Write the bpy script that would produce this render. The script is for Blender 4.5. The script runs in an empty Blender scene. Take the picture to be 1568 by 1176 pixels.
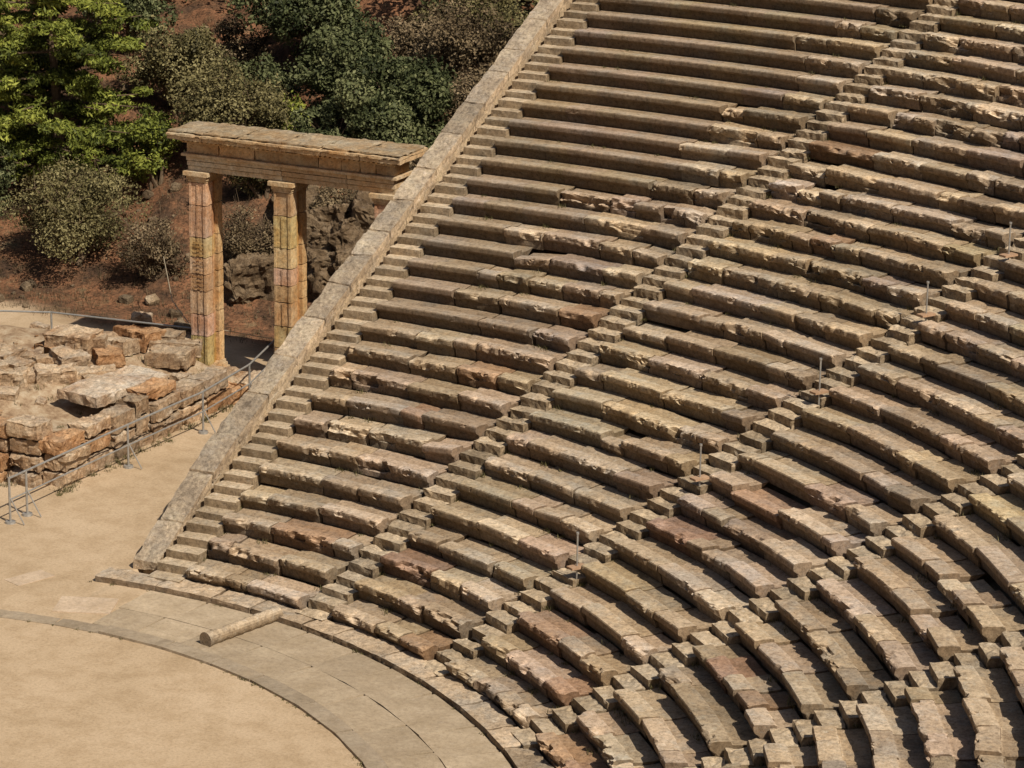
import bpy, math, random
import numpy as np
from mathutils import Vector, Matrix
random.seed(7); rng=np.random.default_rng(11)
scene=bpy.context.scene
# ------------------------------------------------------------ helpers
def h3(ix,iy,iz,seed):
    n=(ix*73856093)^(iy*19349663)^(iz*83492791)^(seed*2654435)
    n=(n^(n>>13))*1274126177; n=n&0x7fffffff; n=(n^(n>>16))*668265263; n=n&0x7fffffff
    return ((n>>7)&0xffff)/65535.0
def vnoise(P,freq,seed=0):
    Q=np.asarray(P,float)*freq; I=np.floor(Q).astype(np.int64); F=Q-I; F=F*F*(3-2*F)
    x,y,z=I[...,0],I[...,1],I[...,2]; fx,fy,fz=F[...,0],F[...,1],F[...,2]
    out=0
    for a in (0,1):
        wx=fx if a else 1-fx
        for b in (0,1):
            wy=fy if b else 1-fy
            for c in (0,1):
                wz=fz if c else 1-fz
                out=out+wx*wy*wz*h3(x+a,y+b,z+c,seed)
    return out
def cell(P,freq,seed=0):
    I=np.floor(np.asarray(P)*freq).astype(np.int64); return h3(I[...,0],I[...,1],I[...,2],seed)
def fbm(P,freq,seed=0,o=3):
    s=0;a=1;t=0
    for i in range(o):
        s=s+a*vnoise(P,freq*2**i,seed+i); t+=a; a*=.5
    return s/t
def empty(name,parent=None):
    e=bpy.data.objects.new(name,None); scene.collection.objects.link(e)
    e.empty_display_size=.2
    if parent: e.parent=parent
    return e
def mk(name,V,F,mat,C=None,parent=None,smooth=False):
    V=np.asarray(V,np.float32); me=bpy.data.meshes.new(name)
    if isinstance(F,np.ndarray):
        n,k=F.shape
        me.vertices.add(len(V)); me.vertices.foreach_set("co",V.ravel())
        me.loops.add(n*k); me.loops.foreach_set("vertex_index",F.astype(np.int32).ravel())
        me.polygons.add(n); me.polygons.foreach_set("loop_start",np.arange(0,n*k,k,dtype=np.int32))
        try: me.polygons.foreach_set("loop_total",np.full(n,k,dtype=np.int32))
        except Exception: pass
        me.update(calc_edges=True)
    else:
        me.from_pydata(V.tolist(),[],F); me.update()
    if C is not None:
        at=me.color_attributes.new("Col",'FLOAT_COLOR','POINT')
        C=np.asarray(C,np.float32)
        if C.shape[1]==3: C=np.concatenate([C,np.ones((len(C),1),np.float32)],1)
        at.data.foreach_set("color",C.ravel())
    me.polygons.foreach_set("use_smooth",np.full(len(me.polygons),smooth))
    me.validate()
    if mat: me.materials.append(mat)
    o=bpy.data.objects.new(name,me); scene.collection.objects.link(o)
    if parent: o.parent=parent
    return o
class Col:
    def __init__(s): s.V=[];s.F=[];s.C=[];s.n=0
    def add(s,V,F,c):
        V=np.asarray(V,float); s.V.append(V); s.F.append(np.asarray(F)+s.n)
        c=np.asarray(c,float)
        s.C.append(np.tile(c,(len(V),1)) if c.ndim==1 else c); s.n+=len(V)
    def obj(s,name,mat,parent=None,smooth=False):
        return mk(name,np.concatenate(s.V),np.concatenate(s.F),mat,np.concatenate(s.C),parent,smooth)
_tm={}
def boxgrid(nx,ny,nz):
    key=(nx,ny,nz)
    if key in _tm: return _tm[key]
    idx={};V=[];F=[]
    def vi(i,j,k):
        t=(i,j,k)
        if t not in idx:
            idx[t]=len(V); V.append((2*i/nx-1,2*j/ny-1,2*k/nz-1))
        return idx[t]
    for i in range(nx):
        for j in range(ny):
            F.append((vi(i,j,nz),vi(i+1,j,nz),vi(i+1,j+1,nz),vi(i,j+1,nz)))
            F.append((vi(i,j,0),vi(i,j+1,0),vi(i+1,j+1,0),vi(i+1,j,0)))
    for i in range(nx):
        for k in range(nz):
            F.append((vi(i,0,k),vi(i+1,0,k),vi(i+1,0,k+1),vi(i,0,k+1)))
            F.append((vi(i,ny,k),vi(i,ny,k+1),vi(i+1,ny,k+1),vi(i+1,ny,k)))
    for j in range(ny):
        for k in range(nz):
            F.append((vi(0,j,k),vi(0,j,k+1),vi(0,j+1,k+1),vi(0,j+1,k)))
            F.append((vi(nx,j,k),vi(nx,j+1,k),vi(nx,j+1,k+1),vi(nx,j,k+1)))
    _tm[key]=(np.array(V),np.array(F)); return _tm[key]
def block(col,c,size,yaw=0,rad=.015,rough=.01,step=.09,color=(1,1,1),tilt=(0,0),slopez=0,big=0,seed=3,frac=0):
    """stone block: centre c, size (along,across,up)"""
    n=[max(1,min(18,int(round(s/step)))) for s in size]
    U,F=boxgrid(*n); h=np.array(size)/2; rad=min(rad,h.min()*.6)
    P=U*h; Q=np.clip(P,-(h-rad),h-rad); D=P-Q
    ln=np.linalg.norm(D,axis=1,keepdims=True); N=D/np.maximum(ln,1e-6)
    P=Q+N*rad
    if tilt[0]: 
        a=tilt[0]; y,z=P[:,1].copy(),P[:,2].copy(); P[:,1]=y*math.cos(a)-z*math.sin(a); P[:,2]=y*math.sin(a)+z*math.cos(a)
    if tilt[1]:
        a=tilt[1]; x,z=P[:,0].copy(),P[:,2].copy(); P[:,0]=x*math.cos(a)-z*math.sin(a); P[:,2]=x*math.sin(a)+z*math.cos(a)
    if slopez: P[:,2]+=P[:,0]*slopez
    cy,sy=math.cos(yaw),math.sin(yaw)
    def rot(A): return np.stack([A[:,0]*cy-A[:,1]*sy,A[:,0]*sy+A[:,1]*cy,A[:,2]],1)
    W=rot(P)+np.array(c); Nw=rot(N)
    W0=W
    if rough: W=W+Nw*((fbm(W0,6,seed,3)-.5)*4*rough)[:,None]
    if big: W=W-Nw*(np.clip(vnoise(W0,2.2,seed+5)-.5,0,1)*2*big)[:,None]
    if frac:
        J=W0+np.stack([vnoise(W0,4,seed+7),vnoise(W0,4,seed+8),vnoise(W0,4,seed+9)],-1)*.25
        W=W-Nw*((cell(J,5,seed)-.3).clip(0,1)*frac)[:,None]
    v=.93+.14*fbm(W0,3,seed+2,2)
    col.add(W,F,np.array(color)[None]*v[:,None])
def cyl(col,p0,p1,r0,r1,n=10,color=(1,1,1),cap=True):
    p0=np.array(p0,float);p1=np.array(p1,float);d=p1-p0;d/=np.linalg.norm(d)
    a=np.cross(d,[0,0,1.]) if abs(d[2])<.9 else np.cross(d,[1.,0,0]); a/=np.linalg.norm(a); b=np.cross(d,a)
    t=np.arange(n)*2*math.pi/n; ring=np.cos(t)[:,None]*a+np.sin(t)[:,None]*b
    V=np.concatenate([p0+ring*r0,p1+ring*r1,[p0],[p1]])
    F=[(i,(i+1)%n,n+(i+1)%n,n+i) for i in range(n)]
    if cap: F+=[(2*n,(i+1)%n,i,i) for i in range(n)]; F+=[(2*n+1,n+i,n+(i+1)%n,n+(i+1)%n) for i in range(n)]
    col.add(V,F,color)
def cobj(C,name,mat,parent=None,smooth=False,col=False):
    Vv=np.concatenate(C.V);Fq=np.concatenate(C.F)
    return mk(name,Vv,[tuple(dict.fromkeys(f)) for f in Fq.tolist()],mat,np.ones((len(Vv),3)) if col else None,parent,smooth)
# ------------------------------------------------------------ materials
def nodes(name):
    m=bpy.data.materials.new(name); m.use_nodes=True; nt=m.node_tree; nt.nodes.clear()
    out=nt.nodes.new("ShaderNodeOutputMaterial"); b=nt.nodes.new("ShaderNodeBsdfPrincipled")
    nt.links.new(b.outputs[0],out.inputs[0]); b.inputs["Roughness"].default_value=.9
    b.inputs["Specular IOR Level"].default_value=.15
    return m,nt,b
def ramp(nt,src,stops):
    r=nt.nodes.new("ShaderNodeValToRGB"); el=r.color_ramp.elements
    while len(el)<len(stops): el.new(.5)
    for e,(p,c) in zip(el,stops): e.position=p; e.color=(*c,1) if len(c)==3 else c
    nt.links.new(src,r.inputs[0]); return r.outputs[0]
def noise(nt,scale,detail=6,rough=.6,vec=None):
    n=nt.nodes.new("ShaderNodeTexNoise"); n.inputs["Scale"].default_value=scale
    n.inputs["Detail"].default_value=min(detail,5); n.inputs["Roughness"].default_value=rough
    if vec: nt.links.new(vec,n.inputs["Vector"])
    return n.outputs["Fac"]
def mix(nt,a,b,fac,mode='MIX'):
    m=nt.nodes.new("ShaderNodeMix"); m.data_type='RGBA'; m.blend_type=mode
    for s,v in ((m.inputs[0],fac),(m.inputs[6],a),(m.inputs[7],b)):
        if hasattr(v,"links"): nt.links.new(v,s)
        elif isinstance(v,(int,float)): s.default_value=v
        else: s.default_value=(*v,1)
    return m.outputs[2]
def scal(nt,v,k):
    m=nt.nodes.new("ShaderNodeMath"); m.operation='MULTIPLY'; nt.links.new(v,m.inputs[0]); m.inputs[1].default_value=k; return m.outputs[0]
def stone(name,base,dark,light,bump=.03,spot=.5,grime_shading=(.8,.78,.74),lichen=.5,contrast=1,grey=0):
    m,nt,b=nodes(name)
    geo=nt.nodes.new("ShaderNodeNewGeometry"); pos=geo.outputs["Position"]
    c=ramp(nt,noise(nt,1.6,5,.65,pos),[(.3,dark),(.5,base),(.7,light)])
    if grey:
        gy=ramp(nt,noise(nt,.9,5,.75,pos),[(.48,(0,0,0)),(.62,(1,1,1))])
        c=mix(nt,c,(base[0]*.78,base[0]*.71,base[0]*.61),scal(nt,gy,grey))
    k=contrast
    fine=ramp(nt,noise(nt,11,5,.8,pos),[(.34,(1-.5*k,1-.52*k,1-.54*k)),(.5,(1,1,1)),(.66,(1+.3*k,1+.3*k,1+.28*k))])
    c=mix(nt,c,fine,1.0,'MULTIPLY')
    sp=ramp(nt,noise(nt,38,3,.7,pos),[(.57,(0,0,0)),(.66,(1,1,1))])
    c=mix(nt,c,tuple(x*.35 for x in base),scal(nt,sp,spot))
    li=ramp(nt,noise(nt,6.5,5,.85,pos),[(.56,(0,0,0)),(.64,(1,1,1))])
    c=mix(nt,c,(min(.6,base[0]*1.3+.05),min(.58,base[1]*1.4+.05),min(.5,base[2]*1.65+.05)),scal(nt,li,lichen))
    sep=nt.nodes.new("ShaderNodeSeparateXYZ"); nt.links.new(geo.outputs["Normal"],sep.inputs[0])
    g=ramp(nt,sep.outputs[2],[(.25,grime_shading),(.8,(1,1,1))])  # steep faces: weathering, plus shade painted into the colour of seat risers
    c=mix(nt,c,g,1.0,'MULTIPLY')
    at=nt.nodes.new("ShaderNodeVertexColor"); at.layer_name="Col"
    c=mix(nt,c,at.outputs[0],1.0,'MULTIPLY')
    nt.links.new(c,b.inputs["Base Color"])
    bp=nt.nodes.new("ShaderNodeBump"); bp.inputs["Strength"].default_value=1; bp.inputs["Distance"].default_value=bump
    nt.links.new(noise(nt,18,5,.75,pos),bp.inputs["Height"]); nt.links.new(bp.outputs[0],b.inputs["Normal"])
    return m
M_seat=stone("seat_limestone",(.465,.355,.245),(.36,.27,.18),(.53,.42,.305),bump=.022,grime_shading=(.48,.45,.42),grey=.6,lichen=.45,contrast=.95)
M_step=stone("stair_limestone",(.45,.355,.25),(.35,.27,.185),(.51,.41,.30),bump=.02,grime_shading=(.58,.55,.51),grey=.4)
M_cop=stone("coping_stone",(.41,.33,.24),(.25,.20,.15),(.50,.42,.31),grime_shading=(1.15,1.08,1.0),spot=.6,grey=.5)
M_gate=stone("gate_stone",(.50,.35,.205),(.43,.25,.115),(.53,.43,.30),bump=.014,spot=.5,grime_shading=(1,.98,.95),contrast=.85,lichen=.4,grey=.3)
M_ruin=stone("ruin_stone",(.43,.32,.215),(.29,.18,.105),(.52,.43,.32),bump=.05,grime_shading=(.82,.75,.68),spot=.6,grey=.4)
M_slab=stone("paving_stone",(.36,.29,.21),(.31,.245,.17),(.42,.345,.255),bump=.008,spot=.3,grime_shading=(1,1,1),contrast=.4,lichen=.2)
M_rock=stone("rock_outcrop",(.19,.14,.09),(.08,.055,.035),(.30,.24,.17),bump=.1,grime_shading=(.8,.78,.75))
def ground_mat():
    m,nt,b=nodes("ground"); geo=nt.nodes.new("ShaderNodeNewGeometry"); pos=geo.outputs["Position"]
    at=nt.nodes.new("ShaderNodeVertexColor"); at.layer_name="Col"
    sep=nt.nodes.new("ShaderNodeSeparateColor"); nt.links.new(at.outputs[0],sep.inputs[0])
    sand=ramp(nt,noise(nt,.35,5,.62,pos),[(.3,(.415,.31,.20)),(.5,(.475,.36,.24)),(.7,(.52,.40,.275))])
    grit=ramp(nt,noise(nt,17,5,.85,pos),[(.3,(.70,.68,.65)),(.5,(1,1,1)),(.72,(1.16,1.16,1.15))])
    sand=mix(nt,sand,grit,1.0,'MULTIPLY')
    stain=ramp(nt,noise(nt,1.4,5,.75,pos),[(.40,(.90,.88,.85)),(.55,(1,1,1))])
    sand=mix(nt,sand,stain,1.0,'MULTIPLY')
    soil=ramp(nt,noise(nt,.8,5,.7,pos),[(.34,(.06,.038,.026)),(.46,(.13,.073,.043)),(.56,(.21,.105,.058)),(.7,(.17,.135,.08))])
    soil=mix(nt,soil,ramp(nt,noise(nt,9,5,.85,pos),[(.38,(.3,.3,.3)),(.6,(1.4,1.35,1.3))]),.95,'MULTIPLY')
    rub=ramp(nt,noise(nt,3,5,.75,pos),[(.35,(.20,.13,.08)),(.5,(.33,.24,.155)),(.65,(.44,.36,.26))])
    c=mix(nt,sand,soil,sep.outputs[0]); c=mix(nt,c,rub,sep.outputs[1])
    nt.links.new(c,b.inputs["Base Color"]); bp=nt.nodes.new("ShaderNodeBump")
    bp.inputs["Distance"].default_value=.03; bp.inputs["Strength"].default_value=.6
    nt.links.new(noise(nt,9,5,.8,pos),bp.inputs["Height"]); nt.links.new(bp.outputs[0],b.inputs["Normal"])
    return m
M_ground=ground_mat()
def leafmat(name,dark,mid,light):
    m,nt,b=nodes(name); at=nt.nodes.new("ShaderNodeVertexColor"); at.layer_name="Col"
    sep=nt.nodes.new("ShaderNodeSeparateColor"); nt.links.new(at.outputs[0],sep.inputs[0])
    c=ramp(nt,sep.outputs[0],[(0,dark),(.5,mid),(1,light)])
    nt.links.new(c,b.inputs["Base Color"]); b.inputs["Roughness"].default_value=.6
    return m
L_dark=leafmat("leaf_dark_green",(.020,.027,.011),(.075,.088,.036),(.17,.18,.085))
L_pine=leafmat("leaf_pine",(.025,.034,.008),(.135,.16,.028),(.31,.33,.065))
L_olive=leafmat("leaf_olive",(.04,.036,.016),(.14,.122,.052),(.25,.22,.105))
L_brown=leafmat("leaf_brown",(.04,.028,.017),(.135,.10,.056),(.25,.19,.115))
def plain(name,c,r=.6,metal=0):
    m,nt,b=nodes(name); geo=nt.nodes.new("ShaderNodeNewGeometry")
    cc=ramp(nt,noise(nt,12,5,.6,geo.outputs["Position"]),[(.3,tuple(x*.75 for x in c)),(.7,tuple(min(1,x*1.15) for x in c))])
    nt.links.new(cc,b.inputs["Base Color"]); b.inputs["Roughness"].default_value=r; b.inputs["Metallic"].default_value=metal; return m
M_metal=plain("galvanised_metal",(.38,.37,.35),.5,.5)
M_bark=plain("bark",(.14,.10,.065),.9)
M_rope=plain("cable",(.35,.30,.22),.7)
# ------------------------------------------------------------ theatre geometry
R0=13.89; DR=.75; H=.3232; DT=.2610; W=.39; NR=34; NW=7
tanA=H/DR
def conez(R): return (R-R0)*tanA
theatre=empty("ancient_theatre_seating")
PR=np.array([(.14,-.03),(.12,.05),(.11,.11),(.095,.16),(.065,.20),(.015,.225),(.0,.255),(-.003,.30),(-.002,.340),(.010,.364),(.06,.369),(.15,.369),(.25,.366),(.345,.362),(.375,.356),(.39,.300),(.43,.290),(.55,.288),(.70,.300),(.86,.318)])
EW=np.array([0,.1,.15,.3,.6,.9,1,1,1,1,.7,.35,.15,.05,.3,.3,0,0,0,0])
RW=np.array([.2,.7,.8,.9,1,1,1,1,1,.8,.35,.25,.25,.35,.7,.5,.4,.5,.5,.2])
M=len(PR)
TOP=np.arange(M)>=9
def stair_ang(i): return math.pi/2-i*DT
for w in range(NW):
    C=Col()
    for k in range(1,NR+1):
        R=R0+DR*(k-1); a0=stair_ang(w)-W/R; a1=stair_ang(w+1)+W/R
        L=(a0-a1)*R; s=0
        clean_to=0
        if w==0 and k>=12: clean_to=L*min(.95,max(.2,.32+.035*(k-12)+random.uniform(-.12,.12)))
        if w==0 and 7<=k<12: clean_to=L*random.uniform(0,.18)
        rowr=random.gauss(0,.010)
        while s<L-.02:
            bl=random.choice([random.uniform(.5,.9),random.uniform(.9,2.0),random.uniform(.9,1.6)])
            if L-s-bl<.45: bl=L-s
            e=s+bl; clean=(s+bl*.5)<clean_to
            g=.003 if clean else random.choice([.003,.006,.012,.03])
            stp=.06 if clean else (.042 if w<5 else .07)
            n=max(3,int(bl/stp)); t=np.linspace(s+g,e-g,n+1)
            ang=a0-t/R
            base_d={0:.85,1:.68 if k>9 else .55,2:.50,3:.48}.get(w,.5)
            if w==1 and 14<=k<=28 and s<L*.45: base_d=1.0
            dm=.04 if clean else base_d*random.choice([.2,.5,.75,1,1.45])
            if k<=2: dm=max(dm,.8)
            dr=0 if clean else random.gauss(0,.020)+rowr; dz=0 if clean else random.gauss(0,.013)
            sl=0 if clean else random.gauss(0,.011); yw=0 if clean else random.gauss(0,.015)
            if random.random()<.06 and not clean: dz-=random.uniform(.03,.10)
            q1=np.linspace(-1,1,n+1)
            rr=R+dr+PR[None,:,0]+(q1*yw)[:,None]
            zz=conez(R)+dz+PR[None,:,1]+(q1*sl)[:,None]
            A=np.repeat(ang[:,None],M,1)
            P=np.stack([rr*np.cos(A),rr*np.sin(A),zz],-1)
            n2=fbm(P,7,5,3)-.5; n1=fbm(P,2.2,21,3); n3=vnoise(P,21,9)-.5
            J=P+(fbm(P,5,51,2)-.5)[...,None]*np.array([.30,-.3,.2])
            cl=cell(J,5.5,13); cl2=cell(J,11,14)
            chip=np.clip(n1-(.62-.09*dm),0,.22)*1.2*min(dm,1.2)
            chip=chip+np.where(cl>1-.16*dm,.02+.05*(cl2),0)+np.where(cl2>1-.17*dm,.018,0)
            ed=np.minimum(t-s,e-t)[:,None]; endchip=np.clip(.12-ed,0,1)*np.clip(fbm(P,3,33,2)-.36,0,1)*2.6*dm
            c2=(chip+endchip)*EW[None]
            if clean: c2=c2*.3
            rr=rr+c2+(n2*.045+n3*.018)*dm*RW[None]
            zz=zz-c2*.7+np.where(TOP[None],(n2*.022+n3*.010)*dm*RW[None],0)
            P=np.stack([rr*np.cos(A),rr*np.sin(A),zz],-1).reshape(-1,3)
            i,j=np.meshgrid(np.arange(n),np.arange(M-1),indexing='ij')
            q=(i*M+j).ravel(); F=np.stack([q,q+1,q+M+1,q+M],1)
            nb=len(P); extra=[]; caps=[]
            for cidx in (0,n):
                a=ang[cidx]; rb_=R+.35+dr; extra.append((rb_*math.cos(a),rb_*math.sin(a),conez(R)-.03))
                bi=nb+len(extra)-1
                for j2 in range(0,M-1):
                    v0=cidx*M+j2; v1=v0+1
                    caps.append((bi,v1,v0,v0) if cidx==0 else (bi,v0,v1,v1))
            P=np.concatenate([P,np.array(extra)])
            v=random.gauss(1,.11) if not clean else random.gauss(.84,.03)
            tint=np.array([v,v,v])*np.array([1,random.gauss(1,.015),random.gauss(1,.04)])
            pr={1:.26,2:.26,3:.24,4:.14,5:.08}.get(k,.012)
            if w<4 and not clean and random.random()<pr: tint=tint*np.array([.84,.715,.67])
            elif random.random()<.14 and not clean: tint=tint*np.array([1.08,1.12,1.17])
            elif random.random()<.16 and not clean: tint=tint*.78
            cc=np.tile(tint,(len(P),1))
            body=cc[:(n+1)*M].reshape(n+1,M,3)
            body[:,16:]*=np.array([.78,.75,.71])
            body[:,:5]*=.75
            fresh=np.clip(c2*6,0,.14)[...,None]
            body*=(1+fresh*.9)
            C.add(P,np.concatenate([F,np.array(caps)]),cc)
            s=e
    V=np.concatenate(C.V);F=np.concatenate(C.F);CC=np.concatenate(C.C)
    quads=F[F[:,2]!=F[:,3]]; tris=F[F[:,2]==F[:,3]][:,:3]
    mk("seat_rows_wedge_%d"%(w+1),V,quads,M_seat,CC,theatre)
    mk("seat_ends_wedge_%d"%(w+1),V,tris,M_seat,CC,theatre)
for i in range(NW+1):
    C=Col(); a=stair_ang(i)
    ux,uy=math.cos(a),math.sin(a)
    for k in range(1,NR+1):
        R=R0+DR*(k-1)
        for half in (0,1):
            ztop=conez(R)+H*(.5+.5*half)-(.02 if i else 0); rc0=R-.14+half*.375; dep=.40
            wd=2*W-.03+random.uniform(-.03,.02)
            rc=rc0+dep/2+random.gauss(0,.018); zc=ztop-.15+random.gauss(0,.012)
            v=random.gauss(.98 if i==0 else .93,.10)
            block(C,(ux*rc,uy*rc,zc),(dep,wd,.30),yaw=a+random.gauss(0,.02),rad=.018,rough=.006+.006*(i>0),step=.08,color=(v,v,v*.98),big=.06 if i else .015,seed=i+2,frac=.045 if i else .012)
    C.obj("stairway_%d"%(i+1),M_step,theatre)
C=Col()
a=stair_ang(0)+.10
while a>stair_ang(NW):
    ln=random.uniform(.8,1.5); da=ln/13.6; am=a-da/2; rc=13.68
    v=random.gauss(1,.09)
    block(C,(rc*math.cos(am),rc*math.sin(am),.03),(ln-.012,.62,.2),yaw=am-math.pi/2,rad=.02,rough=.010,step=.07,color=(v,v,v),big=.05,frac=.03)
    a-=da
C.obj("base_kerb",M_seat,theatre)
wall=empty("retaining_wall")
C=Col(); y=14.3
def copz(y): return conez(y)+.42-.38*max(0,min(1,(17.2-y)/2.9))
while y<40.0:
    ln=random.uniform(.9,1.35); yc=y+ln/2; zt=copz(yc); v=random.gauss(.94,.10); sl=(copz(y+ln)-copz(y))/ln
    block(C,(-.76,yc,zt-.12),(ln-.02,.60+random.uniform(-.02,.02),.24),yaw=math.pi/2,rad=.022,rough=.012,step=.07,slopez=sl,color=(v,v,v),big=.05,frac=.03)
    y+=ln
C.obj("coping_stones",M_cop,wall)
C=Col(); y=14.5
while y<40.0:
    ln=1.2; yc=y+ln/2; z=copz(yc)-.21
    while z>-.1:
        hh=.45; v=random.gauss(1.08,.07)
        block(C,(-.74,yc+random.uniform(-.02,.02),z-hh/2),(ln-.01,.52,hh-.01),yaw=math.pi/2,rad=.015,rough=.008,step=.2,slopez=tanA,color=(v,v*.99,v*.95))
        z-=hh
    y+=ln
C.obj("wall_courses",M_cop,wall)
C=Col(); a=math.radians(101)
while a>math.radians(-25):
    ln=random.uniform(1.0,1.6); da=ln/11.1; am=a-da/2; v=random.gauss(.86,.07)
    zz=-.02 if am<math.radians(88) else -.055
    block(C,(11.1*math.cos(am),11.1*math.sin(am),zz),(ln-.01,.38,.16),yaw=am-math.pi/2,rad=.012,rough=.006,color=(v*.95,v*.95,v*.95),big=.02,frac=.01)
    a-=da
C.obj("orchestra_ring_kerb",M_slab,None)
C=Col()
for (r0,r1) in ((11.3,12.25),(12.26,13.36)):
    a=math.radians(90.4)
    while a>math.radians(-25):
        ln=random.uniform(.9,1.7); da=ln/((r0+r1)/2); am=a-da/2; v=random.gauss(1.02,.08); rm=(r0+r1)/2
        if am>math.radians(80): v*=1.12
        block(C,(rm*math.cos(am),rm*math.sin(am),-.045+random.uniform(-.004,.004)),(ln-.008,r1-r0-.004,.12),yaw=am-math.pi/2,rad=.008,rough=.003,step=.15,color=(v,v*.985,v*.95))
        a-=da
C.obj("paved_walkway",M_slab,None)
# ------------------------------------------------------------ ground
def sst(x,a,b):
    t=np.clip((x-a)/(b-a),0,1); return t*t*(3-2*t)
def ground_z(x,y):
    x=np.asarray(x,float);y=np.asarray(y,float)
    P=np.stack([x,y,np.zeros_like(x)],-1)
    R=np.hypot(x,y)
    inside=(x>-.95)
    hy=y-31.5+.10*(x+8)
    d=np.maximum(hy,0)
    hill=.30*d+.35*sst(hy,1,4)
    hill=hill+(fbm(P,.25,3,4)-.5)*2.0*sst(hy,.5,6)+(fbm(P,1.1,8,3)-.5)*.6*sst(hy,0,4)
    west=np.maximum(-x-22,0)*.12
    plat=sst(-x,5.45,5.75)*sst(y,18.1,18.5)*(1-sst(y,25.8,27.2))*(1-sst(-x,12,14))
    lev=.55+.35*sst(-x-(26-y)*.35,5.5,7.5)
    pz=plat*(lev+(fbm(P,.9,15,3)-.5)*.5)
    flat=(fbm(P,.6,44,2)-.5)*.03
    z1=hill+west+pz*1.0+flat*(R>11.6)
    z2=np.where(R>R0+.3,conez(R)-.55,-.0)
    z2=np.where((y<-.8*x-6)&(R<R0+8)&(x<4),0,z2)
    z2=np.where(R>39.6,conez(39.6)+.3+(R-39.6)*.55,z2)
    z2=np.where(R>90,np.minimum(z2,conez(39.6)+28),z2)
    z=np.where(inside&(y>-60),z2,z1)
    pav=(R>10.85)&(R<14.2)&(x>.1)
    z=np.where(pav,-.12,z)
    return z
def axis(lo,hi,f0,f1,fs):
    a=list(np.arange(f0,f1+1e-6,fs)); s=fs; v=f1
    while v<hi: s*=1.25; v+=s; a.append(v)
    s=fs; v=f0
    while v>lo: s*=1.25; v-=s; a.insert(0,v)
    return np.array(a)
X=axis(-600,600,-26,3,.2); Y=axis(-600,700,9,56,.2)
X=np.unique(np.concatenate([X,[-.96,-.94]])); 
GX,GY=np.meshgrid(X,Y,indexing='ij'); GZ=ground_z(GX,GY)
V=np.stack([GX,GY,GZ],-1).reshape(-1,3); ny=len(Y)
i,j=np.meshgrid(np.arange(len(X)-1),np.arange(ny-1),indexing='ij'); q=(i*ny+j).ravel()
F=np.stack([q,q+ny,q+ny+1,q+1],1)
hyv=GY-31.5+.10*(GX+8)+(fbm(V.reshape(GX.shape+(3,)),.5,70,3)-.5)*2.5
soil=np.where(GX<-.9,sst(hyv,-2.6,-1.0),np.where(np.hypot(GX,GY)>39.5,1,0))
rub=sst(-GX,5.3,5.6)*sst(GY,17.8,18.4)*(1-sst(GY,26.2,27.4))*(1-sst(-GX,13,15))
CC=np.stack([soil,rub,soil*0],-1).reshape(-1,3)
mk("ground",V,F,M_ground,CC,None,True)
n=128; t=np.arange(n)*2*math.pi/n
V=np.concatenate([[[0,0,.004]],np.stack([10.93*np.cos(t),10.93*np.sin(t),np.full(n,.004)],1)])
mk("orchestra_floor",V,[(0,i+1,(i+1)%n+1) for i in range(n)],M_ground,np.zeros((n+1,3)))
C=Col()
block(C,(-.75,12.1,-.005),(1.15,.85,.05),yaw=.35,rad=.01,rough=.004,color=(1.4,1.35,1.35))
block(C,(-2.6,12.9,-.008),(.9,.5,.04),yaw=1.2,rad=.01,rough=.006,color=(1.35,1.3,1.3))
C.obj("ground_slabs",M_slab)
C=Col(); p0=np.array((2.45,11.3,.12)); p1=np.array((2.97,13.15,.14)); ns=24
for s in range(ns):
    a=p0+(p1-p0)*s/ns; b=p0+(p1-p0)*(s+1)/ns
    ra=.135+.010*math.sin(s*1.9)+(.03 if s in(0,) else 0); rb_=.135+.010*math.sin((s+1)*1.9)
    cyl(C,a,b,ra,rb_,18,cap=(s in(0,ns-1)))
cobj(C,"fallen_stone_column",M_step,None,False,True)
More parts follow.
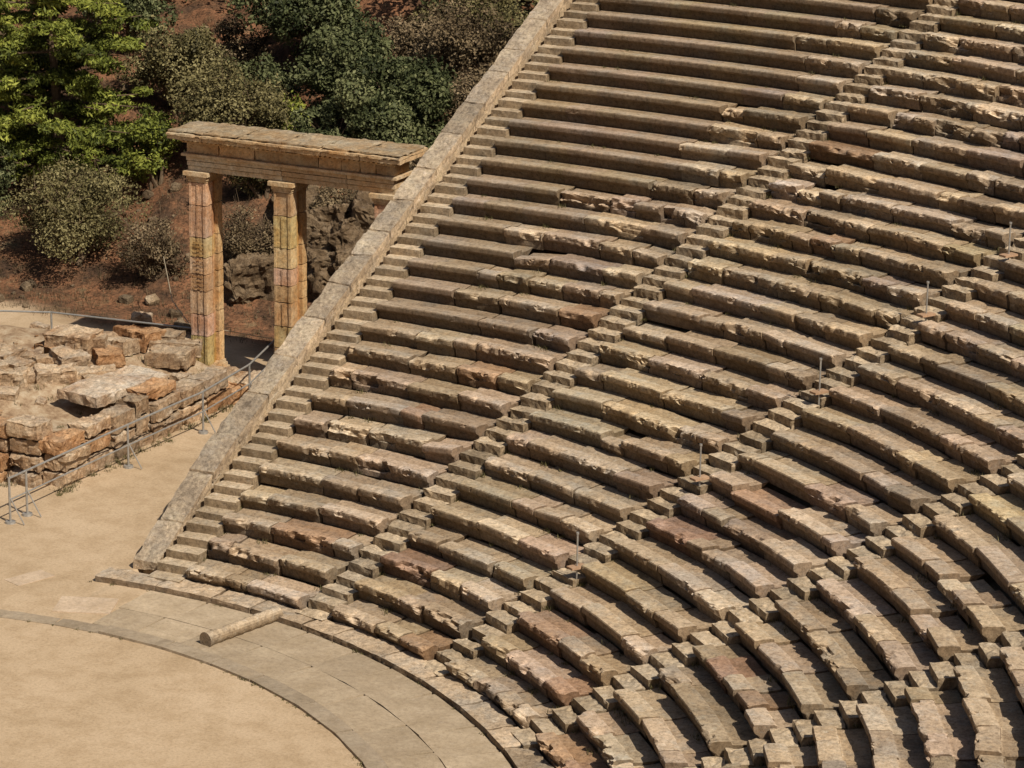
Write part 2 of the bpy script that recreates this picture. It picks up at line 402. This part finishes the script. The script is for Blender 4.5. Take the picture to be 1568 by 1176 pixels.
# ------------------------------------------------------------ gate
gate=empty("stone_gateway")
def gb(C,x0,x1,y0,y1,z0,z1,col=(1,1,1),rough=.003,rad=.008,step=.12,big=0,frac=0,seed=3):
    block(C,((x0+x1)/2,(y0+y1)/2,(z0+z1)/2),(x1-x0,y1-y0,z1-z0),rad=rad,rough=rough,step=step,color=col,big=big,frac=frac,seed=seed)
yf,yb=26.9,27.7
def pillar(name,x0,x1,ornate):
    C=Col(); zs=[.30,1.05,1.6,2.2,2.62,3.05,3.55,4.35,4.93]
    for kk,(a,b) in enumerate(zip(zs[:-1],zs[1:])):
        v=random.gauss(1,.12); t=(v,v*random.uniform(.88,1.05),v*random.uniform(.75,1.08))
        o=random.uniform(-.008,.008)
        gb(C,x0+o,x1+o,yf,yf+.30,a,b-.010,t,rough=.003,rad=.010,big=.012,frac=.016,step=.06,seed=kk)
        for (xa,xb) in ((x0+.004,x0+.075),(x1-.075,x1-.004)):
            gb(C,xa+o,xb+o,yf-.026,yf-.001,a+.005,b-.015,t,rough=.002,rad=.005,step=.08,frac=.012)
        if kk%2==0 or ornate:
            gb(C,(x0+x1)/2-.03+o,(x0+x1)/2+.03+o,yf-.020,yf-.001,a+.005,b-.015,(t[0]*.95,t[1]*.93,t[2]*.9),rough=.002,rad=.005,step=.08,frac=.012)
        if ornate and kk in (3,4,5):
            for z in np.arange(a+.04,b-.06,.10):
                gb(C,x0+.09+random.uniform(-.01,.01),x1-.09,yf-.040,yf-.027,z,z+.05,(t[0]*.8,t[1]*.72,t[2]*.6),rough=.006,rad=.006,step=.06,frac=.02)
        gb(C,x0+.10,x1-.10,yf+.295,yb-.23,a,b-.004,(t[0]*.80,t[1]*.66,t[2]*.48),rough=.004)
        v2=random.gauss(1.04,.09)
        gb(C,x0,x1,yb-.24,yb,a,b-.010,(v2,v2*.90,v2*.74),rough=.003,rad=.010,big=.012,frac=.016,step=.07,seed=kk+4)
        gb(C,x0+.03,x1-.045,yf+.37,yf+.43,a,b-.006,(t[0],t[1]*.85,t[2]*.7),rough=.003)
    gb(C,x0-.10,x1+.10,yf-.10,yb+.10,0,.13,frac=.02,step=.07); gb(C,x0-.06,x1+.06,yf-.06,yb+.06,.13,.22); gb(C,x0-.03,x1+.03,yf-.03,yb+.03,.22,.30)
    gb(C,x0-.02,x1+.02,yf-.03,yb+.02,4.93,4.99); gb(C,x0-.05,x1+.05,yf-.05,yb+.05,4.992,5.09,(1.1,1.14,1.15)); gb(C,x0-.11,x1+.11,yf-.11,yb+.11,5.092,5.20,(1.1,1.14,1.15))
    C.obj(name,M_gate,gate)
pillar("pillar_left",-7.27,-6.80,True); pillar("pillar_middle",-4.90,-4.43,False); pillar("pillar_right",-2.15,-1.70,False)
C=Col()
segs=[(-7.32,-4.68),(-4.675,-2.9),(-2.895,-1.62)]
cols=[(1.12,1.28,1.5),(.92,.93,.95),(1.08,1.1,1.1)]
for (a,b),c in zip(segs,cols):
    gb(C,a,b,yf+.04,yb-.04,5.2,5.32,c,frac=.008,step=.08); gb(C,a,b,yf,yb,5.332,5.45,c,frac=.008,step=.08); gb(C,a,b,yf-.035,yb+.035,5.462,5.57,c,frac=.016,step=.08)
gb(C,-7.42,-1.52,yf-.11,yb+.11,5.572,5.64,(1.1,1.15,1.2))
x=-7.32
for ln in (.9,1.0,1.75,.62,.5,.43,.5):
    v=random.gauss(1.0,.12); e=min(x+ln,-1.62); gb(C,x,e-.012,yf+.01,yb,5.642,5.90,(v,v*.99,v*.97),rough=.005,step=.06,frac=.026); x=e
gb(C,-7.40,-1.54,yf-.08,yb+.08,5.902,5.94)
x=-7.40
while x<-1.6:
    if random.random()>.06: gb(C,x,x+.065,yf-.16,yb+.13,5.942,6.01,(1.15,1.15,1.1),rough=0,rad=.003,step=.5)
    x+=.13
for yy in np.arange(yf-.05,yb,.13):
    gb(C,-1.545,-1.47,yy,yy+.065,5.942,6.01,rough=0,rad=.003,step=.5); gb(C,-7.47,-7.402,yy,yy+.065,5.942,6.01,rough=0,rad=.003,step=.5)
x=-7.68; lns=[1.0,.95,1.2,1.1,1.05,1.03]
for ln in lns:
    v=random.gauss(1,.08); e=x+ln if ln!=lns[-1] else -1.30
    gb(C,x,e-.006,yf-.34,yb+.30,6.012,6.11,(v*1.08,v*1.1,v*1.1),rough=.003,rad=.008,step=.07,frac=.02)
    gb(C,x-.0,e-.006,yf-.40,yb+.36,6.112,6.18,(v*.95,v*.97,v*.97),rough=.005,rad=.012,step=.07,frac=.04,seed=8)
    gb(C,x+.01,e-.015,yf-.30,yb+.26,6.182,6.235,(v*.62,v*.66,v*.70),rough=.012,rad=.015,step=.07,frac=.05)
    x=e
C.obj("entablature",M_gate,gate)
# ------------------------------------------------------------ ruined foundation wall
ruin=Col()
def rt(): 
    v=random.gauss(1.0,.14); r=random.random()
    return (v*1.05,v*.86,v*.70) if r<.28 else ((v*1.12,v*1.14,v*1.17) if r<.5 else (v,v,v))
def rb(c,size,yaw,tilt=(0,0),color=None,f=.07):
    block(ruin,c,size,yaw=yaw,rad=.035,rough=.022,color=color or rt(),big=.12,frac=f,step=.06,tilt=tilt,seed=random.randint(1,90))
y=18.0
while y<26.6:
    ln=random.uniform(.6,1.3); top=1.05-.80*max(0,(y-21.5)/5.2)+random.uniform(-.10,.12); z=-.05
    while z<top-.1:
        hh=random.uniform(.30,.48)
        rb((-5.45+random.gauss(0,.03)-z*.15,y+ln/2+random.gauss(0,.04),z+hh/2),(ln-.02,.6,hh-.01),math.pi/2+random.gauss(0,.04))
        z+=hh
    y+=ln
x=-5.7
while x>-13:
    ln=random.uniform(.5,1.1); top=1.15+random.uniform(-.25,.3); z=-.1
    while z<top-.1:
        hh=random.uniform(.30,.5)
        rb((x-ln/2,18.05+random.gauss(0,.06)+z*.12,z+hh/2),(ln-.02,.65,hh-.01),random.gauss(0,.06))
        z+=hh
    x-=ln
for t in np.linspace(0,1,12):
    x=-11.6+t*4.4+random.gauss(0,.1); yy=22.0+t*4.2+random.gauss(0,.2)
    s=random.uniform(.7,1.1); hh=random.uniform(.35,.65); z=float(ground_z(x,yy))
    rb((x,yy,z+hh/2-.05),(s*1.2,s*.8,hh),random.uniform(-.3,.9),(random.gauss(0,.06),random.gauss(0,.06)))
    if random.random()<.6: rb((x+.3,yy-.7,z+.08),(s,s*.7,.42),random.uniform(-1,1))
for t in np.linspace(0,1,9):
    x=-10.8+t*3.4; yy=20.1+t*3.3+random.gauss(0,.15); z=float(ground_z(x,yy)); s=random.uniform(.7,1.0)
    rb((x,yy,z+.10),(s*1.3,s*.8,.42),.75+random.gauss(0,.15),(random.gauss(0,.05),random.gauss(0,.05)))
for _ in range(60):
    x=random.uniform(-12,-5.8); yy=random.uniform(18.4,26.2); s=random.choice([.12,.18,.25,.4])
    z=float(ground_z(x,yy)); rb((x,yy,z+s*.12),(s*1.2,s,s*.6),random.uniform(0,3),(random.gauss(0,.15),random.gauss(0,.15)),f=.03)
block(ruin,(-6.65,22.4,.98),(2.6,1.3,.3),yaw=1.4,rad=.06,rough=.02,color=(1.4,1.5,1.66),big=.1,frac=.04,seed=4)
block(ruin,(-6.6,26.7,.15),(1.3,.9,.3),yaw=.1,rad=.05,rough=.03,color=(1,1,1),big=.08,frac=.05)
block(ruin,(-5.6,27.0,.08),(1.1,.8,.22),yaw=.2,rad=.05,rough=.03,color=(1,.95,.9),big=.08,frac=.05)
block(ruin,(-8.2,27.1,.45),(.9,.8,.6),yaw=.3,rad=.08,rough=.03,color=(.95,.9,.8),big=.12,frac=.06)
ruin.obj("ruined_foundation_wall",M_ruin)
# ------------------------------------------------------------ railings
def railing(name,pts,posts):
    root=empty(name); C=Col()
    for a,b in zip(pts[:-1],pts[1:]):
        for hz,r in ((1.0,.024),(.52,.018)):
            cyl(C,(a[0],a[1],a[2]+hz),(b[0],b[1],b[2]+hz),r,r,8)
    cobj(C,"rails",M_metal,root)
    C=Col()
    for p in posts:
        cyl(C,p,(p[0],p[1],p[2]+1.02),.026,.026,8); cyl(C,(p[0],p[1],p[2]),(p[0],p[1],p[2]+.05),.12,.11,10)
        cyl(C,(p[0]+.35,p[1],p[2]+.02),(p[0],p[1],p[2]+.6),.014,.014,6)
    cobj(C,"posts",M_metal,root)
pp=[(-4.85,15.5,0),(-4.7,19.9,0),(-4.55,22.9,0),(-4.75,25.4,0),(-5.3,27.6,0)]
railing("metal_railing",pp,pp[:1]+[(-4.83,16.1,0)]+pp[1:])
pp=[(-7.4,27.6,.0),(-11.6,27.2,.0),(-14.5,26.0,0),(-19,24,0)]
railing("metal_railing.001",pp,pp[1:])
for n_,R in enumerate((16.9,19.8,22.75,25.5,27.7)):
    a=stair_ang(2)-.30/R; root=empty("handrail_post" if n_==0 else "handrail_post.%03d"%n_)
    x,y=R*math.cos(a),R*math.sin(a); z=conez(R)+.35
    C=Col(); cyl(C,(x,y,z-.3),(x,y,z+.62),.018,.018,8); cyl(C,(x,y,z+.62),(x,y,z+.66),.03,.03,8)
    cobj(C,"post",M_metal,root)
    C=Col(); block(C,(x,y,z-.03),(.36,.2,.05),yaw=a,rad=.01,rough=.003,color=(1.05,.85,.75)); C.obj("base_plate",M_slab,root)
C=Col(); pts=[(-10.9,31.5,1.6),(-9.6,29.8,.95),(-8.3,28.5,.8),(-7.0,27.8,1.0),(-5.5,27.9,.92),(-4.6,27.8,1.1),(-2,28.5,1.0)]
for a,b in zip(pts[:-1],pts[1:]): cyl(C,a,b,.012,.012,6)
cobj(C,"rope_barrier",M_rope)
# ------------------------------------------------------------ rocks behind gate
C=Col()
for _ in range(52):
    x=random.uniform(-9.8,-2.5); yy=34.2+random.uniform(-.8,1.8)+.05*x; s=random.uniform(.5,1.3)
    z=float(ground_z(x,yy)); block(C,(x,yy,z+s*.2+max(0,yy-34.2)*.45),(s*1.2,s,s*1.1),yaw=random.uniform(0,3),rad=s*.12,rough=.06,step=.08,color=(1.15,1.1,1.05),big=.2,frac=.16,tilt=(random.gauss(0,.3),random.gauss(0,.3)),seed=random.randint(1,90))
for _ in range(320):
    x=random.uniform(-26,-3); yy=random.uniform(29.5,48); s=random.choice([.06,.08,.12,.3]); z=float(ground_z(x,yy))
    v=random.uniform(.9,2.2)
    block(C,(x,yy,z+s*.2),(s*1.2,s,s*.8),yaw=random.uniform(0,3),rad=s*.25,rough=.03,color=(v,v,v),tilt=(random.gauss(0,.3),random.gauss(0,.3)))
C.obj("hillside_rocks",M_rock)
C=Col(); z=float(ground_z(-10.9,30.4)); block(C,(-10.9,30.4,z+.15),(.6,.4,.35),yaw=.4,rad=.1,rough=.03,color=(1.2,1.25,1.35),big=.1,frac=.05); C.obj("loose_boulder",M_ruin)
C=Col()
for s in range(6):
    x=-15.2-s*.12; yy=47.0+s*.5; z=float(ground_z(-15.2,46.8))+s*.20+.25
    block(C,(x,yy,z),(2.2,.5,.24),yaw=.35,rad=.05,rough=.03,color=(.5,.5,.5),big=.08,frac=.06)
C.obj("old_stone_steps",M_ruin)
# ------------------------------------------------------------ vegetation
def foliage(centres,radii,nleaf,size,flat=1.0,cv=None,asp=.55,hole=.40):
    K=len(centres); idx=rng.choice(K,nleaf,p=np.array(radii)**2/np.sum(np.array(radii)**2))
    d=rng.normal(size=(nleaf,3)); d/=np.linalg.norm(d,axis=1,keepdims=True)
    rad=np.array(radii)[idx]*(rng.uniform(.35,1.0,nleaf)**.5)*rng.uniform(.85,1.2,nleaf)
    off=d*rad[:,None]; off[:,2]*=flat
    P=np.array(centres)[idx]+off
    keep=fbm(P,2.2,31,3)>hole; P=P[keep]; d=d[keep]; idx=idx[keep]; n=len(P)
    s=size*rng.uniform(.5,1.4,n)
    nn=d*.6+rng.normal(size=(n,3))*.6+np.array([0,0,.45]); nn/=np.linalg.norm(nn,axis=1,keepdims=True)
    t=np.cross(nn,rng.normal(size=(n,3))); t/=np.linalg.norm(t,axis=1,keepdims=True); b=np.cross(nn,t)
    t=t*s[:,None]; b=b*(s*asp)[:,None]
    V=np.stack([P-t,P-b,P+t,P+b],1).reshape(-1,3)
    F=np.arange(4*n).reshape(n,4)
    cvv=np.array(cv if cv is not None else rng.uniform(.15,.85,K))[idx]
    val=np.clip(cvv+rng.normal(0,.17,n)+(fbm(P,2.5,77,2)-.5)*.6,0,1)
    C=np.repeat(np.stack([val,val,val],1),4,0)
    return V,F,C
def plant(name,x,y,rx,h,mat,nleaf=9000,leaf=.06,nclump=26,lift=.0,flat=.8,ry=None,twig=0,asp=.55,hole=.40):
    root=empty(name); z0=float(ground_z(x,y)); ry=ry or rx*.9
    cs=[];rs=[]
    for _ in range(nclump):
        u=rng.normal(size=3); u/=np.linalg.norm(u); q=rng.uniform(.35,.95)
        cs.append((x+u[0]*rx*q*.8,y+u[1]*ry*q*.8,z0+h*(lift+1)/2+u[2]*h*(1-lift)/2*q*.8)); rs.append(rng.uniform(.20,.38)*min(rx,h*.7))
    V,F,C=foliage(cs,rs,nleaf,leaf,flat=flat,asp=asp,hole=hole)
    mk("foliage",V,F,mat,C,root)
    B=Col(); base=np.array((x,y,z0-.1)); mid=np.array((x,y,z0+h*.3))
    for s in range(3): cyl(B,base+rng.normal(0,.08,3),mid+rng.normal(0,.3,3),.07,.04,7,cap=False)
    for c,r in zip(cs,rs): cyl(B,mid,c,.035,.012,5,cap=False)
    for _ in range(twig):
        c=cs[rng.integers(len(cs))]; d=rng.normal(size=3); d[2]=abs(d[2]); d/=np.linalg.norm(d)
        cyl(B,c,np.array(c)+d*rng.uniform(.4,.9),.009,.003,4,cap=False)
    B.obj("branches",M_bark,root)
    return root
def pine(name,x,y,h,r,nl=90000):
    root=empty(name); z0=float(ground_z(x,y)); B=Col(); base=np.array((x,y,z0-.2)); prev=base
    for s in range(8):
        nx=np.array((x+.1*math.sin(s),y+.1*math.cos(s*1.3),z0+h*(s+1)/8)); cyl(B,prev,nx,.20-.022*s,.178-.022*s,9,cap=False); prev=nx
    cs=[];rs=[];cv=[]
    for lv in np.linspace(.06,.97,11):
        rr=r*(1.1-lv)**.5
        nb=int(6+5*(1-lv)); ph=rng.uniform(0,6)
        for b in range(nb):
            a=ph+b*2*math.pi/nb+rng.normal(0,.25); L=rr*rng.uniform(.55,1.2); z=z0+h*lv
            tip=np.array((x+L*math.cos(a),y+L*math.sin(a),z+L*.05+rng.normal(0,.15)))
            cyl(B,(x,y,z-.1),tip,.05,.012,5,cap=False)
            for f in (.45,.7,.95):
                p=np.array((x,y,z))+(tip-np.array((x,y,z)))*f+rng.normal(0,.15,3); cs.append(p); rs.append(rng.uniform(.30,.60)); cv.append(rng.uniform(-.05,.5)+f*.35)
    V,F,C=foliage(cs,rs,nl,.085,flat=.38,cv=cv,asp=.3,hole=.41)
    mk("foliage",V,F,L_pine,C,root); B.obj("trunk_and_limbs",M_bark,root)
pine("pine_tree",-18.3,37.6,7.8,3.3,105000)
pine("pine_tree.001",-24.2,41,7.5,3.2,60000)
cnt={}
def P_(base,*a,**k):
    n=cnt.get(base,0); cnt[base]=n+1
    plant(base if n==0 else "%s.%03d"%(base,n),*a,**k)
P_("green_shrub",-14.9,37.6,1.4,2.5,L_pine,14000,.055,hole=.42)
P_("green_shrub",-12.4,40.2,1.2,2.2,L_pine,8000,.055,hole=.44)
P_("olive_shrub",-12.6,38.6,2.4,3.2,L_olive,32000,.05,twig=80,nclump=40)
P_("olive_shrub",-10.9,36.6,1.4,2.0,L_olive,12000,.045,twig=60)
P_("olive_shrub",-5.4,44.8,1.9,3.2,L_olive,13000,.055)
P_("olive_shrub",-16.7,41.6,2.0,3.0,L_olive,16000,.055)
P_("round_bush",-7.9,39.4,2.3,3.7,L_dark,42000,.06,nclump=44)
P_("round_bush",-11.0,42.0,1.9,4.3,L_dark,26000,.06,nclump=34)
P_("round_bush",-9.6,38.6,1.3,2.3,L_dark,12000,.055)
P_("round_bush",-13.9,45.0,2.4,4.0,L_dark,24000,.065)
P_("round_bush",-20.5,45.0,2.4,4.0,L_dark,20000,.065)
P_("dry_bush",-15.1,33.7,2.2,3.0,L_olive,34000,.042,twig=160,nclump=44)
P_("dry_bush",-17.9,32.3,1.4,1.6,L_brown,14000,.042,twig=60)
P_("dry_bush",-12.2,33.2,1.3,1.7,L_brown,11000,.036,twig=200)
P_("dry_bush",-9.9,34.0,1.2,1.9,L_brown,9000,.036,twig=220)
P_("dry_bush",-8.3,36.3,1.5,1.8,L_brown,12000,.042,twig=90)
P_("dry_bush",-6.0,37.2,1.7,2.2,L_brown,15000,.045,twig=90)
P_("dry_bush",-4.2,35.4,1.0,1.4,L_brown,6000,.045,twig=90)
P_("dry_bush",-5.3,40.4,1.9,2.8,L_brown,20000,.045,twig=90)
P_("dry_bush",-3.4,38.0,1.4,2.6,L_brown,12000,.045,twig=60)
P_("dry_bush",-7.4,43.4,2.3,3.2,L_brown,22000,.05,twig=90)
P_("dry_bush",-10.2,45.2,1.8,2.6,L_brown,15000,.05,twig=60)
P_("dry_bush",-16.4,44.2,1.8,2.2,L_brown,15000,.05,twig=60)
P_("dry_bush",-3.6,43.0,1.8,3.2,L_olive,14000,.05,twig=60)
P_("dry_bush",-9.3,46.6,2.0,3.0,L_olive,14000,.055,twig=40)
P_("dark_bush",-19.6,35.0,1.7,2.4,L_dark,18000,.055)
P_("dark_bush",-22.2,36.5,2.2,3.4,L_dark,20000,.055)
P_("dark_bush",-20.4,39.5,2.0,3.0,L_dark,14000,.055)
P_("dark_bush",-19.9,32.8,1.1,1.4,L_olive,9000,.045)
P_("dark_bush",-14.2,42.6,1.5,2.2,L_dark,9000,.055)
cs=[];rs=[]
for _ in range(190):
    x=random.uniform(-44,-1.5); yy=random.uniform(48.5,60); z=float(ground_z(x,yy)); cs.append((x,yy,z+random.uniform(.3,3))); rs.append(random.uniform(.8,1.6))
V,F,C=foliage(cs,rs,110000,.10); mk("hillside_trees",V,F,L_dark,C)
cs=[];rs=[]
for _ in range(500):
    a=random.uniform(20,170); R=random.uniform(75,200); x=R*math.cos(math.radians(a)); yy=R*math.sin(math.radians(a)); z=float(ground_z(x,yy)); cs.append((x,yy,z+1.5)); rs.append(random.uniform(2,4))
V,F,C=foliage(cs,rs,60000,.4); mk("distant_forest",V,F,L_dark,C)
V=[];F=[];CC=[];nn=0
def tuft(x,y,z,s,nb=14):
    global nn
    for _ in range(nb):
        a=random.uniform(0,6.28); l=s*random.uniform(.4,1); bx,by=x+random.gauss(0,s*.5),y+random.gauss(0,s*.5)
        dx,dy=math.cos(a),math.sin(a)
        V.extend([(bx-dy*.008,by+dx*.008,z),(bx+dy*.008,by-dx*.008,z),(bx+dx*l*.5,by+dy*l*.5,z+l)]); F.append((nn,nn+1,nn+2)); nn+=3
        c=random.uniform(.1,.6); CC.extend([(c,c,c)]*3)
for _ in range(460):
    w=random.randint(0,4); k=random.randint(1,30); R=R0+DR*(k-1)+.80; a=random.uniform(stair_ang(w+1),stair_ang(w))
    if random.random()<.4: a=stair_ang(w+1)+random.choice((-1,1))*.42/R
    tuft(R*math.cos(a),R*math.sin(a),conez(R-.80)+H-.02,random.uniform(.05,.16),22)
for _ in range(90):
    a=random.uniform(0,1.7); R=random.choice((10.9,13.34)); tuft(R*math.cos(a),R*math.sin(a),.0,random.uniform(.03,.07))
for _ in range(130):
    x=random.uniform(-11,-4.9); y=random.uniform(17.5,26.5); tuft(x,y,float(ground_z(x,y)),random.uniform(.08,.22),22)
for _ in range(60):
    tuft(-5.05+random.gauss(0,.08),random.uniform(17.5,26.5),0,random.uniform(.06,.16),20)
mk("grass_tufts",V,F,L_olive,CC)
V=[];F=[];CC=[];nn=0
for _ in range(4600):
    x=random.uniform(-22,-1.5); y=random.uniform(30.0,48); tuft(x,y,float(ground_z(x,y))-.02,random.uniform(.06,.30),10)
mk("dry_undergrowth",V,F,L_brown,CC)
# ------------------------------------------------------------ light, sky, camera
el=math.radians(48); sd=Vector((.89*math.cos(el),-.45*math.cos(el),math.sin(el))).normalized()
L=bpy.data.lights.new("sun",'SUN'); L.energy=5.0; L.angle=math.radians(.5); L.color=(1,.90,.75)
lo=bpy.data.objects.new("sun",L); scene.collection.objects.link(lo); lo.rotation_euler=sd.to_track_quat('Z','Y').to_euler(); lo.location=(40,-20,60)
wd=bpy.data.worlds.new("World"); scene.world=wd; wd.use_nodes=True; nt=wd.node_tree
bg=nt.nodes["Background"]; sk=nt.nodes.new("ShaderNodeTexSky"); sk.sky_type='NISHITA'; sk.sun_disc=False
sk.sun_elevation=el; sk.sun_rotation=math.atan2(sd.x,sd.y); sk.dust_density=3.0
nt.links.new(sk.outputs[0],bg.inputs[0]); bg.inputs[1].default_value=.05
cam=bpy.data.cameras.new("camera"); co=bpy.data.objects.new("camera",cam); scene.collection.objects.link(co)
cam.sensor_width=36; cam.lens=4510.5/1568*36; cam.clip_end=2000
yaw,pit,roll=2.0061,.2862,.0154
f=Vector((math.cos(yaw)*math.cos(pit),math.sin(yaw)*math.cos(pit),-math.sin(pit))); r=Vector((math.sin(yaw),-math.cos(yaw),0)); u=r.cross(f)
r2=r*math.cos(roll)+u*math.sin(roll); u2=-r*math.sin(roll)+u*math.cos(roll)
co.matrix_world=Matrix(((r2.x,u2.x,-f.x,29.595),(r2.y,u2.y,-f.y,-33.4955),(r2.z,u2.z,-f.z,20.5917),(0,0,0,1))); scene.camera=co
scene.view_settings.view_transform='Standard'; scene.view_settings.look='None'; scene.view_settings.exposure=0
